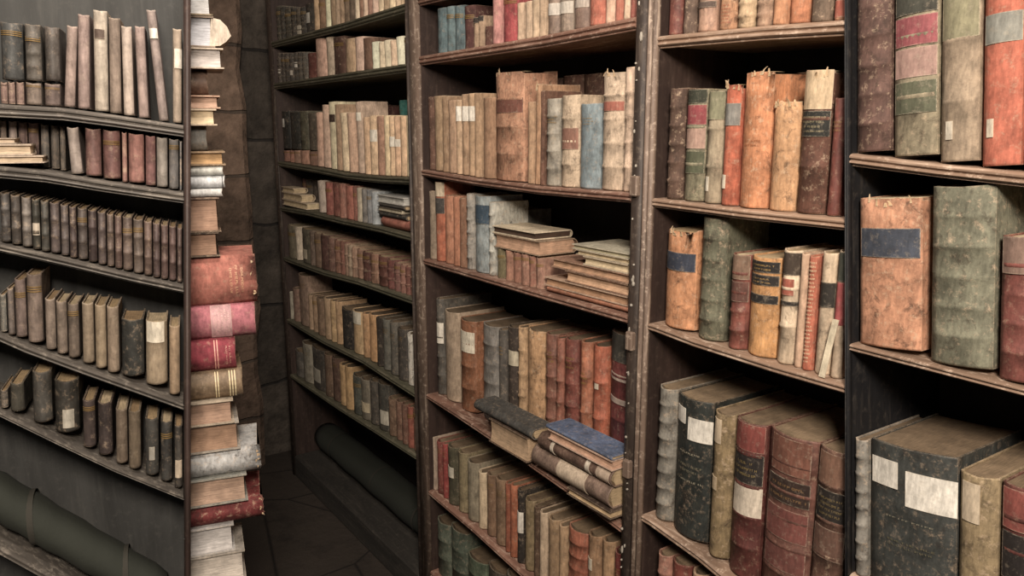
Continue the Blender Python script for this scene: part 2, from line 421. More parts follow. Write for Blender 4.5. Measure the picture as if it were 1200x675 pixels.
# ------------------------------------------------------------------ shelves and rows
class Shelf:
    def __init__(self, F, pts, thick, z=None):
        self.F = F; self.t = thick
        self.p = sorted(unp(F, *q) for q in pts) if z is None else [(-9, z), (9, z)]
    def z(self, s):
        p = self.p
        if len(p) == 1: return p[0][1]
        i = 0
        while i < len(p)-2 and s > p[i+1][0]: i += 1
        (a, b), (c, d) = p[i], p[i+1]
        if s < p[0][0] or s > p[-1][0]:
            return b if s < a else d
        return b+(d-b)*(s-a)/(c-a)
USED = set()
import re
def nwords(t): return len(re.findall(r"[A-Za-z0-9']+", t))
def words(h, st, extra, place):
    def mk(): return ' '.join(x for x in (cname(h), KIND[st], 'book', extra) if x) + ', ' + place
    t = mk()
    if nwords(t) > 16: extra = ''; t = mk()
    if nwords(t) > 16: t = cname(h)+' book, '+place
    return t
def parse(tok):
    o = dict(st='c', bands=0, lab=[], gilt=[], rag=False, lean=0, dz=0, note='', dep=None)
    for k in tok:
        if k[0] == 'P' and len(k) == 7: o['pg'] = k[1:]; continue
        if k[0] == '=': o['say'] = k[1:].replace('_', ' ')
        elif k in 'clmp': o['st'] = k
        elif k[0] == 'b' and k[1:].isdigit(): o['bands'] = int(k[1:])
        elif k == 'flap': o['flap'] = True
        elif k == 'rag': o['rag'] = True
        elif k.startswith('lean'): o['lean'] = float(k[4:])
        elif k.startswith('dep'): o['dep'] = float(k[3:])
        elif k[0] == 'L': q = k[1:].split(','); o['lab'].append((float(q[0]), float(q[1]), q[2], *[float(x) for x in q[3:]]))
        elif k[0] == 'G': q = k[1:].split(','); o['gilt'].append((float(q[0]), float(q[1]), q[2], int(q[3]) if len(q) > 3 else 3))
    return o
def row(F, shelf, place, text, d=.012, dep=.14, gain=1.0, group=None, order='from left,', base=None, sat=1.0, first=1, tilt=0, pages=('c4ac88', 'b59c78', 'cdb998', 'a98e6c')):
    rng = random.Random(place+order); out = []
    ents = [e.split() for e in text.replace('\n', ';').split(';') if e.strip()]
    for i, e in enumerate(ents):
        px0, px1, py, hx = float(e[0]), float(e[1]), float(e[2]), e[3]
        o = parse(e[4:])
        zb = base if base is not None else shelf.z(s_at(F, (px0+px1)/2, d, shelf.p[0][1]))
        s0, s1 = s_at(F, px0, d, zb), s_at(F, px1, d, zb)
        if base is None: zb = max(shelf.z(s0), shelf.z(s1), shelf.z((s0+s1)/2))
        zb += .0012
        lo, hi = shelf.lim(zb); ztop = z_at(F, (s0+s1)/2, d, py)
        if not tilt and o['lean'] > -2: hi = min(hi, shelf.lim(ztop)[1])
        s0, s1 = max(s0, lo+.002), min(s1, hi-.002)
        if s1-s0 < .004: continue
        w = s1-s0-(.0028 if s1-s0 > .02 else .0015); sc = (s0+s1)/2
        ztop = z_at(F, sc, d, py); h = max(.03, ztop-zb)
        o['lean'] += tilt
        if abs(o['lean']-tilt) > .5: w *= .95
        zz = lambda y: z_at(F, sc, d, y)-zb
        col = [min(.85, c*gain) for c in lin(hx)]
        if sat != 1:
            g = sum(col)/3; col = [max(0, g+(c-g)*sat) for c in col]
        labels = [(zz(l[1]), zz(l[0]), *l[2:]) for l in o['lab']]
        gilt = [(zz(g[1]), zz(g[0]), g[2], g[3]) for g in o['gilt']]
        if not gilt and not labels and w > .014 and rng.random() < .5 and o['st'] in 'cl':
            a = rng.uniform(.68, .8); gilt = [(h*a, h*(a+.1), '8f7344' if sum(lin(hx)) < .9 else '4a3526', 3)]
        dd = (o['dep'] or dep)*rng.uniform(.92, 1.0)
        feats = ''
        if labels: feats = 'with %s label' % cname(labels[0][2]) if len(labels) == 1 else 'with several spine labels'
        elif o['rag']: feats = 'with torn top'
        elif o['bands']: feats = 'with raised bands'
        elif abs(o['lean']-tilt) > 3.2: feats = 'leaning'
        lab = words(hx, o['st'], feats, '%s %s %s' % (ORD[i+first], order, place))
        if o.get('say'): lab = o['say']+', '+place
        j = rng.uniform(0, .004) if d > .005 else 0
        make_book(F.world(sc, d+j, zb), F.ang, w, dd, h, col, o['st'], o['bands'], labels, gilt, o['rag'], o['lean'],
                  o.get('pg') or rng.choice(pages), tags=(lab, 'book', group or 'books on the '+place), seed=rng.random(), flap=o.get('flap', False))
        out.append((s0, s1, zb+h))
    return out
def pile(F, place, items, z, d=.004, gain=1.0, group=None, lim=None):
    """books lying flat, given from the bottom up"""
    rng = random.Random(place)
    n = len(items)
    for i, it in enumerate(items):
        px0, px1, ya, yb, dep, hx, face, st = it[:8]; kw = it[8] if len(it) > 8 else {}
        dd = d+kw.get('d', 0)
        s0, s1 = s_at(F, px0, dd, z), s_at(F, px1, dd, z)
        if lim: s0, s1 = max(s0, lim[0]+.002), min(s1, lim[1]-.002)
        sc = (s0+s1)/2
        pm = proj(F, sc, dd, z)[0]
        th = unp(F, pm, ya, dd)[1]-unp(F, pm, yb, dd)[1]
        col = [min(.85, c*gain) for c in lin(hx)]
        L = s1-s0
        labels = [(L*(1-b), L*(1-a), h) for a, b, h in kw.get('lab', [])] if face == 'spine' else []
        gilt = [(L*(1-b), L*(1-a), h, r) for a, b, h, r in kw.get('gilt', [])] if face == 'spine' else []
        pos = kw.get('say') or ('%s book up' % ORD[i+1] if n > 1 else 'lying flat')
        pg_ = kw.get('pages', 'c9b08c')
        what = 'pages out' if face == 'pages' else 'spine out'
        lab = '%s book, %s, %s, %s' % (cname(pg_ if face == 'pages' else hx), what, pos, place)
        root = make_book(F.world(sc, dd, z+.0003), F.ang+kw.get('rot', 0), th-.0006, dep, L, col, st, kw.get('bands', 0), labels, gilt, False, 0,
                  kw.get('pages', 'c9b08c'), lie=face, tags=(lab, 'book', group or 'books lying flat, '+place), seed=rng.random())
        z += th
    return z
def bookcase(F, name, label, s0, s1, shelves, mats, depth=.285, ztop=2.35, lw=.03, rw=.03, beads=1, lm=None, rm=None, rack=(0, 0), zref=1.4, inner=True):
    um, sm, bm = mats
    root = empty('bookcase', F.world((s0+s1)/2, 0), F.ang); cx = (s0+s1)/2
    tag(root, label, 'bookcase')
    def upright(a, b, m, nb, k_):
        mb = MB(); bd = MB(); mb.box(a, b, .004, depth, 0, ztop)
        k = max(1, nb); wd = (b-a)/k
        for q in range(k):                      # rounded beads down the front
            c0 = a+wd*q; ring = []
            for z in (0, ztop):
                ring.append([(c0+wd*.5-wd*.48*math.cos(math.pi*i/6), .004-.012*math.sin(math.pi*i/6), z) for i in range(7)])
            bd.loft(ring, True, True, True)
        mb.v = [(x-cx+k_*(z-zref), y, z) for x, y, z in mb.v]; bd.v = [(x-cx+k_*(z-zref), y, z) for x, y, z in bd.v]
        o = mb.build('upright', M['inside'] if m != M['up_black'] and inner else m, root); bd.build('upright_moulding', m, o)
    upright(s0-lw, s0, lm or um, beads, rack[0]); upright(s1, s1+rw, rm or um, beads, rack[1])
    back = MB(); back.quad(*[(a-cx+q*(z-zref), y, z) for a, q, z, y in ((s0, rack[0], .002, depth), (s1, rack[1], .002, depth), (s1, rack[1], ztop, depth), (s0, rack[0], ztop, depth))])
    back.quad(*[(a-cx+q*(z-zref), y, z) for a, q, z, y in ((s1, rack[1], .002, depth+.012), (s0, rack[0], .002, depth+.012), (s0, rack[0], ztop, depth+.012), (s1, rack[1], ztop, depth+.012))])
    for i, j in ((0, 1), (1, 2), (2, 3), (3, 0)): back.f.append((j, i, 4+(1, 0, 3, 2)[i], 4+(1, 0, 3, 2)[j])); back.sm.append(False)
    back.build('back_panel', bm, root)
    for sh in shelves:
        sh.lim = lambda z: (s0+rack[0]*(z-zref), s1+rack[1]*(z-zref))
        t = sh.t; rings = []
        zc = sh.z((s0+s1)/2)
        a, _ = sh.lim(sh.z(s0)); _, c = sh.lim(sh.z(s1)); a += .0004; c -= .0004
        for s in sorted({a, c, *[a+(c-a)*k/12 for k in range(13)], *[q[0] for q in sh.p if a < q[0] < c]}):
            z = sh.z(s)
            prof = [(depth-.001, -t*.8), (depth-.001, 0), (.003, 0), (-.001, -t*.07), (-.0045, -t*.2), (-.004, -t*.33), (.0005, -t*.43), (.001, -t*.5), (-.003, -t*.58), (-.0035, -t*.72), (0, -t*.82), (.004, -t*.84), (.004, -t), (.014, -t), (.014, -t*.8)]
            rings.append([(s-cx, y, z+q) for y, q in prof])
        m = MB(); m.loft(rings, True, True, False); m.build('shelf', sm, root)
    return root, cx
def sh(F, pts, t=.02, z=None): return Shelf(F, pts, t, z)
# main wall: four bookcases side by side
fA = sh(MAIN, [(325,47),(400,27),(480,2)], .026); fB = sh(MAIN, [(326,97),(400,86),(480,74)], .026)
fC = sh(MAIN, [(327,189),(370,196),(406,203),(445,206.5),(483,208)], .024); fD = sh(MAIN, [(327,242),(359,247),(401,257),(445,266),(486,277)], .022)
fE = sh(MAIN, [(333,301),(380,318),(419,328),(486,351)], .022); fF = sh(MAIN, [(338,374),(379,398),(426,421),(455,440),(490,462)], .022)
fG = sh(MAIN, [(337,436),(398,477),(443,505),(490,535)], .018)
m0 = sh(MAIN, [(490,-3),(742,-66)], .024)
m1 = sh(MAIN, [(491,66),(634,42),(742,20)], .027); m2 = sh(MAIN, [(496,199),(556,209),(630,218),(735,226)], .021)
m3 = sh(MAIN, [(499,304),(552,319),(629,341),(735,370)], .02); m4 = sh(MAIN, [(498,460),(533,482),(616,537),(681,582),(738,624)], .018)
m5 = sh(MAIN, [(500,572),(557,620),(613,671)], .018); m6 = sh(MAIN, [], .03, .17)
r0 = sh(MAIN, [(776,42),(896,30),(994,23)], .024); r1 = sh(MAIN, [(772,233),(869,245),(994,257)], .019)
r2 = sh(MAIN, [(768,381),(813,398),(909,428),(994,452)], .017); r3 = sh(MAIN, [(762,608),(818,648),(847,672)], .019); r4 = sh(MAIN, [], .03, .46)
n1 = sh(MAIN, [(999,180),(1100,192),(1200,202)], .02); n2 = sh(MAIN, [(999,403),(1196,453)], .014); n3 = sh(MAIN, [], .02, .93)
U = lambda px: unp(MAIN, px, 250)[0]
far, fcx = bookcase(MAIN, 'far', 'far bookcase with greenish dark shelves beside the stone wall', U(330), U(484)-.012, [fA, fB, fC, fD, fE, fF, fG], (M['up_dark'], M['shelf_far'], M['back']), lw=.05, rw=.012)
mid, mcx = bookcase(MAIN, 'middle', 'middle bookcase with worn brown moulded shelves, between the far and right bookcases', U(496), U(739), [m0, m1, m2, m3, m4, m5, m6], (M['up_dark'], M['shelf_mid'], M['back']), lw=U(496)-U(484)-.0005, rw=U(753)-U(739)-.0005, lm=M['up_pale'], beads=1)
def rack_of(F, px):                            # lean of a racked side: run per metre of height
    (a, b), (c, d) = unp(F, px, 20), unp(F, px, 600); return (a-c)/(b-d)
KR = rack_of(MAIN, 995); ZR = unp(MAIN, 995, 300)[1]; SR = lambda px: unp(MAIN, px, 300)[0]
rig, rcx = bookcase(MAIN, 'right', 'right bookcase with pale worn shelves holding tall orange and black volumes', U(765), SR(992.8), [r0, r1, r2, r3, r4], (M['up_pale'], M['shelf_near'], M['back']), lw=U(765)-U(753)-.0005, rw=SR(995)-SR(992.8)-.0004, rm=M['up_black'], beads=2, rack=(0, KR), zref=ZR)
nea, ncx = bookcase(MAIN, 'nearest', 'nearest bookcase at the right edge of the picture, beyond the black divider', SR(997), SR(1330), [n1, n2, n3], (M['up_black'], M['shelf_near'], M['back']), lw=SR(997)-SR(995)-.0004, rw=.03, rm=M['up_pale'], rack=(KR, KR), zref=ZR)
# plank base of the far bookcase
pk = MB(); pk.box(U(330)-fcx, U(484)-.013-fcx, -.005, .28, 0, .11, .006); pk.build('plinth_plank', M['plank'], far)
# chipped spots down the dark upright of the middle bookcase
rr = random.Random(5)
for k in range(36):
    z = .55+1.55*k/36+rr.uniform(-.06, .06); x = U(746)+rr.uniform(-.008, .006)-mcx; a = rr.uniform(.0012, .0036); b = a*rr.choice([1, 1, 1.6, 3])
    m = MB(); m.loft([[(x+q*a*math.cos(2*math.pi*i/8), -.0095-y, z+q*b*math.sin(2*math.pi*i/8)) for i in range(8)] for q, y in ((1, -.004), (1, 0), (.6, .0012))])
    m.build('paint_chip', M['nail'], mid)
for z, x in ((1.235, 747), (.93, 748), (1.58, 747)):     # small worn bracket blocks where shelves meet the upright
    m = MB(); xx = U(x)-mcx; m.box(xx-.012, xx+.010, -.016, .0, z-.032, z+.012, .003); m.build('shelf_bracket', M['up_pale'], mid)

# ---------------- books of the far bookcase
FB = ', far bookcase'
row(MAIN, fA, 'top shelf'+FB, '''322.5 328 7 4a463c l b4;328 333 8 3d3a34 l b4;333 339.5 10 444036 l b4;339.5 345 9 3c3832 l b4;345 351 10 4b443a l b4 L30,40,b3a78f;351 356 8 37332e l b4;356 365.5 4 3a3630 l L15,27,c9c2b4,.2,.7
366 372 -6 b0906a p;372 378 -4 7d5f45;379.5 385 -8 d6c19c p;385.5 392 -8 8e7558 p;392 396 -9 a0866a p;396 401 -10 9c8062;401 407 -9 6e5a45;407 413.5 -11 5f4f40;413.5 419 -12 cbb193 p;419 424 -12 8a6650;424 429 -14 c6a78b p;429 434 -14 8f6a58;434 440 -15 c8a58e p;440 447 -16 c6ae8a p;447 453.5 -16 9d8363;453.5 460 -17 c8b08a p;460 466.5 -18 c2a684;466.5 472 -18 bfa27c p;472 478 -19 ac8f6b p''', dep=.15, gain=1.5)
row(MAIN, fB, 'second shelf'+FB, '''323 328 62 4c443c l b4 L81,86,d0c8b8,.2,.8;328 333 62 443e38 l b4;333 338 62 413b35 l b4;338 343 62 45403a l b4 L82,88,c4b9a6,.2,.8;343 348 61 433e38 l b4 L73,79,d0c8b8,.2,.8;348 353 61 4a443c l b4;353 358 61 4d4840 l b4;358.5 367 62 5a2f26
368 379 45 b58e78 p;380 388 43 a8947c p;388.5 401 43 4e352a;402 413 45 a88a68 p;413.5 422.5 43 c4a08a p;423.5 433 44 654a38;434 440 49 d6c2a4 p lean-2;442 448 49 c8ae8e p lean-2;449 455 47 cdb394 p lean-3;456 462 47 c0a384 p lean-3;463 470 43 d2bca0 p lean-4;471 478 43 4e3f33''', dep=.15, gain=1.6)
low = row(MAIN, fC, 'third shelf'+FB, '''325.5 337 176 8a5f4e;337.3 343 176 9b6a54;343.3 349 176 96705a;349.3 358 176 a4775e;359 369 177 8d6752
369.5 376 132 c39a80 p lean3;376.5 384 123 c9a68c p lean2;385 392.5 119 dcc29b p L134,143,4a3528,.1,.9;392.8 399 122 a88868 p;399.5 406 132 d6b892 p lean-1.5;406.8 413.5 132 c29c7e p lean-2;418.5 424.5 119 b59a82 p lean-2 L132,142,efe4cc,.1,.9;425.5 432 137 cfa981 p;432.3 439.5 135 d2ae86 p L152,166,f2e8d2;440 448 136 ab7f64;449 454.3 135 d8b78c p;454.6 460 136 d0ad84 p L160,172,f4ead4;460.3 466 136 c69f7a p L163,172,efe3cc;466.4 474 136 cda880 p;475.5 481 135 d9bd94 p''', dep=.12, gain=1.35)
zt = max(q[2] for q in low[:5])
row(MAIN, fC, 'stack of short books, third shelf'+FB, '''326 337 130 2f2e2b l L139,149,d9d4c8,.1,.6;337.3 349 131 35342f l;349.3 358 130 55513f l b3;359 369 132 5d5345 l''', dep=.11, gain=1.3, base=zt+.001, order='from left, atop', group='dark books standing on short books')
row(MAIN, fC, 'third shelf'+FB, '''399 412 124 4a4636;418 431 121 5a2d29;431.5 444 123 55302a;444.5 457 125 4d2a26;467.5 474.5 117 3f8f86 =teal_book_peeping_over_the_cream_row''', d=.15, dep=.11, gain=1.3, order='from left in back row,')
row(MAIN, fD, 'fourth shelf'+FB, '''328 340 208 5c4c40;341 347.5 208 7a685c;348 357 209 6b4a40;357.3 364 210 5a5148;364.3 371 211 544a42''', d=.1, dep=.15, gain=1.5, order='from left in back row,')
row(MAIN, fD, 'fourth shelf'+FB, '''371.5 379 212 a99888 p lean-3;379.8 387 213.5 8f5144 l;387.3 396.3 214 7e4a3e l;396.6 401.5 215 94604e l;402 413.5 217 b06a56;413.8 417 218 7a4a3c;417.3 422 220 a49780 p;422.3 428 221 75706a;428.3 433 222 7c7d7e;433.3 440 224 9aa0a2 p''', dep=.15, gain=1.45)
pile(MAIN, 'left-end pile, fourth shelf'+FB, [(321.5, 359, 236, 243, .075, 'cbb595', 'pages', 'p', {'pages': 'd8c4a0'}), (321.5, 352.5, 227.5, 236, .07, 'c4ad8c', 'pages', 'p', {'pages': 'd2bd9a'}), (321.5, 343.5, 221, 227, .07, 'bfa988', 'pages', 'p', {'pages': 'd2bd9a'})], fD.z(U(359))+.002, d=.006, gain=1.3, lim=fD.lim(1.4))
pile(MAIN, 'right-end pile, fourth shelf'+FB, [(446, 482, 259, 271, .13, 'a8624e', 'spine', 'c'), (444, 476, 252, 258, .13, '3c3a36', 'spine', 'c'), (442, 470, 246, 251.5, .12, '3a3833', 'pages', 'c', {'pages': 'd0c4aa'}), (444, 474, 240.5, 245.5, .12, '4a4640', 'spine', 'c'), (441.5, 472, 231, 240, .13, 'b9b7b0', 'pages', 'p', {'pages': 'c9c6bd'})], fD.z(U(446))+.002, d=.01, gain=1.35, lim=fD.lim(1.4))
row(MAIN, fE, 'fifth shelf'+FB, '''334 345 264 625a48 l;346 351 267 a49580 p lean-3;352 362.5 268 4c4638 L292,303,c8b898,.1,.7;362.8 367 271 5a4a3e l;367.3 374 273 65503f l;374.3 383 275 4e332c l;383.3 390 278 6a4c40 l b2;390.3 397 281 75503f l b2;397.3 403 283 744a3c l b2;403.3 407 286 806450 l b2;407.3 411 288 84705a l b2;411.3 416 290 8a6a54 l b2;416.3 423 292 7a5a48 l b2;423.3 431 295 4f2f28 l b2;431.5 440 297 7d5a46 l b2;440.3 451 300 603a30 l b2;451.3 460 304 5f3630 l b2;460.3 467 308 66423a l b2;467.3 472.7 310 744d40 l b2;473 478.6 312 623a30 l b2;479 485.5 314 75503f l b2''', dep=.15, gain=1.7)
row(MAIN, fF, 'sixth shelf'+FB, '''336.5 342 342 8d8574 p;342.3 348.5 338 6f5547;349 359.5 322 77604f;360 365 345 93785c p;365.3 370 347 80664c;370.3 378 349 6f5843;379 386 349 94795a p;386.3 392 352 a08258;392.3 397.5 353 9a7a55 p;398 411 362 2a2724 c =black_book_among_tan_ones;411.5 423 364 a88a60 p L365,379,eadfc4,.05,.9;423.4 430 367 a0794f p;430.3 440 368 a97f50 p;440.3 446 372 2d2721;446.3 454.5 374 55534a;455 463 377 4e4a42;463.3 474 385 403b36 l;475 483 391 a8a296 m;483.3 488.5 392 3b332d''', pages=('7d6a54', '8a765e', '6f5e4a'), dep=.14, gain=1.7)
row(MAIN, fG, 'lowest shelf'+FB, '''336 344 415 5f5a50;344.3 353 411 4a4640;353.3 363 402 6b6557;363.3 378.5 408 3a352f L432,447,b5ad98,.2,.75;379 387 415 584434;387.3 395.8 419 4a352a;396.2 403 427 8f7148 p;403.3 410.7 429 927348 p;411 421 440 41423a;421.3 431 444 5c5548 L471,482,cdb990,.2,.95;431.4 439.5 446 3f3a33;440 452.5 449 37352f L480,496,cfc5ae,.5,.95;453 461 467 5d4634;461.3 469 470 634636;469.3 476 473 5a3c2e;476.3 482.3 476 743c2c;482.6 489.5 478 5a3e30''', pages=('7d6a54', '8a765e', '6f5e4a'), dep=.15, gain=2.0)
# long roll lying on the plank at the foot of the far bookcase
rl = empty('rolled_felt', (fcx-.02, .16, .1105))
m = MB(); R = .07; ln = .62; rr = random.Random(9); rings = []
for k in range(17):
    x = -ln+2*ln*k/16; q = R*(1+.03*math.sin(k*1.7)) if 0 < k < 16 else R*.93
    rings.append([(x, q*math.cos(2*math.pi*i/24), R*1.06+q*.97*math.sin(2*math.pi*i/24)) for i in range(24)])
m.loft(rings, True, True, True)
m.build('roll', M['felt'], rl)
for x in (-.42, .05, .44):
    m = MB(); m.loft([[(x+a, (R*1.05)*math.cos(2*math.pi*i/24), R*1.07+R*1.03*math.sin(2*math.pi*i/24)) for i in range(24)] for a in (-.006, .006)], True, False, True); m.build('tie', M['tie'], rl)
tag(rl, 'long grey-green roll lying on the plank at the foot of the far bookcase', 'roll')

# ---------------- books of the middle bookcase
MBK = ', middle bookcase'
row(MAIN, m1, 'top shelf'+MBK, '''508.6 521 9 5f7478 c;521.3 529 7 64797c c;529.3 539 6 5d7074 c;540 551.5 6 5a3530 c;552.3 558 20 a88a6c c L19,27,3b322c;558.3 564 18 a5876a c L17,25,37302b;564.5 573 30 5e3a30;574.5 583 -6 c08078 c;584 601 -9 ad4446 c =bright_red_cloth_book;604 611 3 c0a283 p lean-1;612 619.5 1 b89c7e p lean-1;620 628 -1 bb9f7e p lean-1;629 636 -3 b89a7a p;636.5 650 -8 8a7262 l L4,18,cfc3b4;650.5 666 -9 94806e l L2,16,c9bdac;667 684 -12 84695a l L0,9,b9a898;685 705 -14 b8644a c;705.8 717 -15 c7a084 p;717.3 726.5 -16 a05a44;727 735 -16 c9ab8c p;735.3 742 -17 8f4a3c''', dep=.16, gain=1.1)
row(MAIN, m2, 'second shelf'+MBK, '''500.6 506.3 113 6a4a3a;506.6 517 112 a58663 p;517.3 523 113 9a7a5a p;523.3 532.3 117 b08c6c p;532.7 538.3 117 c8a47e p L124.5,142,f3ead8;538.6 546 110 a98664 p L124.5,142,f1e7d4;546.3 554 109 b8946e p L124.5,142,efe4d0;554.4 561 109 ad8a66 p;562 574 114 9c7656 p;575 608 83 b98462 m =broad_tan_tome_with_torn_head_and_red-brown_label rag b3 L115,132,8a5240;616.2 622.6 119 b08a66 p;624 630.5 98 a87e5a p lean1 rag;631 635 106 6d4a38;635.5 650 115 9a9282 l b4;651 671.5 111 c4ab8c m b3 L150,175,9c6a54;672.5 696.5 121 7e8d92 c =slate_blue_cloth_book;698 724 83 bfa68a m =tall_cream_ragged_book_with_orange_label rag b4 L119,130,b0614a;726.5 738 78 c5a78c m b4''', dep=.13, gain=1.12)
row(MAIN, m2, 'second shelf'+MBK, '''634 652 92 4b3328;652.5 676 88 55392c;676.5 700 86 4a3126''', d=.15, dep=.11, gain=1.2, order='from left in back row,')
row(MAIN, m3, 'third shelf'+MBK, '''498.6 507 224 93806a c;507.6 517 213 b3623f c L213,230,d8c29e L232,250,4a4642;518 528.4 229 b87a58 p;529 536.7 230 b07250 p;537 543.3 232 8d6348 p;544 551.3 227 9a948a m b5;552 569.5 229 9aa4a4 c =pale_grey_book_with_dark_blue_label L240,262,3f5668,.2,.97;570 576.3 237 aeaca0 m b5''', dep=.13, gain=1.1)
row(MAIN, m3, 'third shelf'+MBK, '''577 588 238 8f8d7c c;590 612 245 8a8a7e c''', d=.15, dep=.11, gain=1.1, order='from left in back row,')
lo = row(MAIN, m3, 'third shelf'+MBK, '''579 587.5 291 6f6444 c;589 598 293 a8755c c;598.5 607.5 295.5 96644e c;608 617 297.5 a0705a c;617.4 624 300 92604c c;624.4 633 302 a37660 c''', dep=.13, gain=1.1, order='from left under lying box,', group='short books under the lying volumes')
zz = max(q[2] for q in lo)+.001
zz = pile(MAIN, 'lying on short books, third shelf'+MBK, [(579, 631, 276, 293, .135, '9f8266', 'pages', 'l', {'pages': 'c9a387', 'say': 'thick lower one'}), (577, 626, 262, 271, .13, 'e6d2ae', 'pages', 'p', {'pages': '4a382c', 'say': 'thin upper one'})], zz, d=.014, gain=1.05)
pile(MAIN, 'right-end pile, third shelf'+MBK, [(640, 736, 352.5, 359, .15, 'b0704f', 'spine', 'c'), (638, 734, 341, 352, .16, 'c09a7c', 'pages', 'p', {'pages': 'b08a6c'}), (662, 735, 328, 342, .15, '7a5543', 'pages', 'l', {'pages': 'd0aa8a'}), (646, 736, 317, 328, .16, 'a57a60', 'pages', 'l', {'pages': 'c09a7c'}), (683, 735, 305, 316, .15, 'c6b292', 'pages', 'p', {'pages': 'd2bf9e'}), (675, 736, 298, 304, .15, 'b8a684', 'pages', 'p', {'pages': 'c9b694'}), (670, 737, 291, 297, .16, 'b9b096', 'pages', 'p', {'pages': 'b3a98c'})], m3.z(U(690))+.003, d=.012, gain=1.05, lim=m3.lim(1.2))
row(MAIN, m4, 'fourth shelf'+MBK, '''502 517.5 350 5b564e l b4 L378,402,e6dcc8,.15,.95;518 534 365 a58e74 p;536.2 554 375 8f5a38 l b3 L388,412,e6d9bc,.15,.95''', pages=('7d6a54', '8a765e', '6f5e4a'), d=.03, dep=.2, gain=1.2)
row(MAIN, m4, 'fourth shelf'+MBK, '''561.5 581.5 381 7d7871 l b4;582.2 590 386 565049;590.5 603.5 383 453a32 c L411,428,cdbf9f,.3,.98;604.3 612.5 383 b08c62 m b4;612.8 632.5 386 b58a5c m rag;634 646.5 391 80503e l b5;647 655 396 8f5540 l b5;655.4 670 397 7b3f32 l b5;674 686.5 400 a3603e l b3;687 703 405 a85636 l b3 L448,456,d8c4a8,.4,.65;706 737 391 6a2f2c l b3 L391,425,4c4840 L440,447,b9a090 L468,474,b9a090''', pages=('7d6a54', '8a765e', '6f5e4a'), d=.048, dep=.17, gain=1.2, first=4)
pile(MAIN, 'lying before brown books, fourth shelf'+MBK, [(573, 617, 504, 532, .072, '5a4638', 'pages', 'l', {'pages': 'c6a98a', 'say': 'lower'}), (555, 623, 481, 493, .076, '4c4a46', 'spine', 'c', {'say': 'upper'})], m4.z(U(573))+.003, d=-.034, gain=1.2)
bz = m4.z(U(662))+.004
pile(MAIN, 'right-end pile, fourth shelf'+MBK, [(664, 728, 583, 592, .078, '4a3a30', 'pages', 'l', {'pages': 'd0b48e'}), (622, 712, 552, 577, .078, '8c7262', 'spine', 'l', {'lab': [(.36, .72, 'd8bfa0')]}), (629, 715, 533, 553, .076, '6e5446', 'spine', 'l', {'lab': [(.2, .24, 'd8c8b0'), (.68, .73, 'd8c8b0'), (.82, .98, 'cbb094')]}), (642, 733, 520, 532, .078, 'c39c84', 'pages', 'p', {'pages': 'cda68c'}), (639, 734, 515, 519.5, .08, '566684', 'spine', 'c')], bz, d=-.034, gain=1.15, lim=m4.lim(1.2))
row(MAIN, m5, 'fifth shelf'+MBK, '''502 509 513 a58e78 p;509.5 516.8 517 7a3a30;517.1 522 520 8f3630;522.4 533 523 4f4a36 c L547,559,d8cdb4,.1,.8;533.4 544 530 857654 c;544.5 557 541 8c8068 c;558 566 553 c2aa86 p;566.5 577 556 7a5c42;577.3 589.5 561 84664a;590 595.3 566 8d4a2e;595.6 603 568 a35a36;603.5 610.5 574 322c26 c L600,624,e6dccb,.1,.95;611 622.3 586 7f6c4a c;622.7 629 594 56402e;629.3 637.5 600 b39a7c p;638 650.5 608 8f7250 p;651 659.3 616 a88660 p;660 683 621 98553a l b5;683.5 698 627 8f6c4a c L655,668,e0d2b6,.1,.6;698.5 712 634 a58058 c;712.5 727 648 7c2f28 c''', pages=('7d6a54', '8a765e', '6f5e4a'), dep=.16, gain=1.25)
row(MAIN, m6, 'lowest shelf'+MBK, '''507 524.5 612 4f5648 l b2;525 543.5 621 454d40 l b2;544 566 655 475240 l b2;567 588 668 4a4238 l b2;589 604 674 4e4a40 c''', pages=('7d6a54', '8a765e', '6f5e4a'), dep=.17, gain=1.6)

# ---------------- books of the right bookcase
RB = ', right bookcase'
row(MAIN, r0, 'top shelf'+RB, '''777 794 -22 7c4034 l;794.5 809.5 -20 6a5446 m;811 833 -24 b48a70 l L2,9,5c4a40;836 857 -24 c08a60 m G4,28,8a3c28,6;857.5 879 -26 bfa078 m b3;880 899.5 -26 a88468 m b3;900 916.8 -28 cf8f60 c;917.2 942 -30 c87c4e c;943 970 -32 74604e m;972 992.5 -34 cf9470 c L0,20,b85a40''', dep=.17, gain=1.0)
row(MAIN, r1, 'second shelf'+RB, '''774.5 793.5 103 5f4638 m b5;795 818.5 104 8a8468 m =book_with_red,_pink_and_olive_spine_bands b2 L104.5,121,3d3f30 L123,146,9b3a40 L148,174,b08a76 L177,203,55583f;819 838.5 106 a8977a c b2 L107,140,8a8766 L207,224,e6dcc4,.2,.5;839 857.5 97 c0603c c =orange_book_with_grey_title_band rag L121,147,84817a L205,221,ecdfc4,.15,.5;858.5 891.5 82 cd8450 m =tallest_orange_crumbling_book_with_torn_head rag G162,172,8a5030,2;893 924.5 117 cf9a66 m rag;925.5 960 81 6b4434 m =cream-topped_tall_book_with_black_title_band rag b2 L81,128,d8b98c L130,160,2c2c28 G134,156,958a6e,4;963 979 114 7d4136 l;988 992.6 93 80463c l b5 lean-3.2''', dep=.15, gain=1.02)
row(MAIN, r1, 'second shelf'+RB, '''905 930 100 443b2a;932 962 96 4a4030;964 990 96 4d4432''', d=.175, dep=.1, gain=1.0, order='from left in back row,')
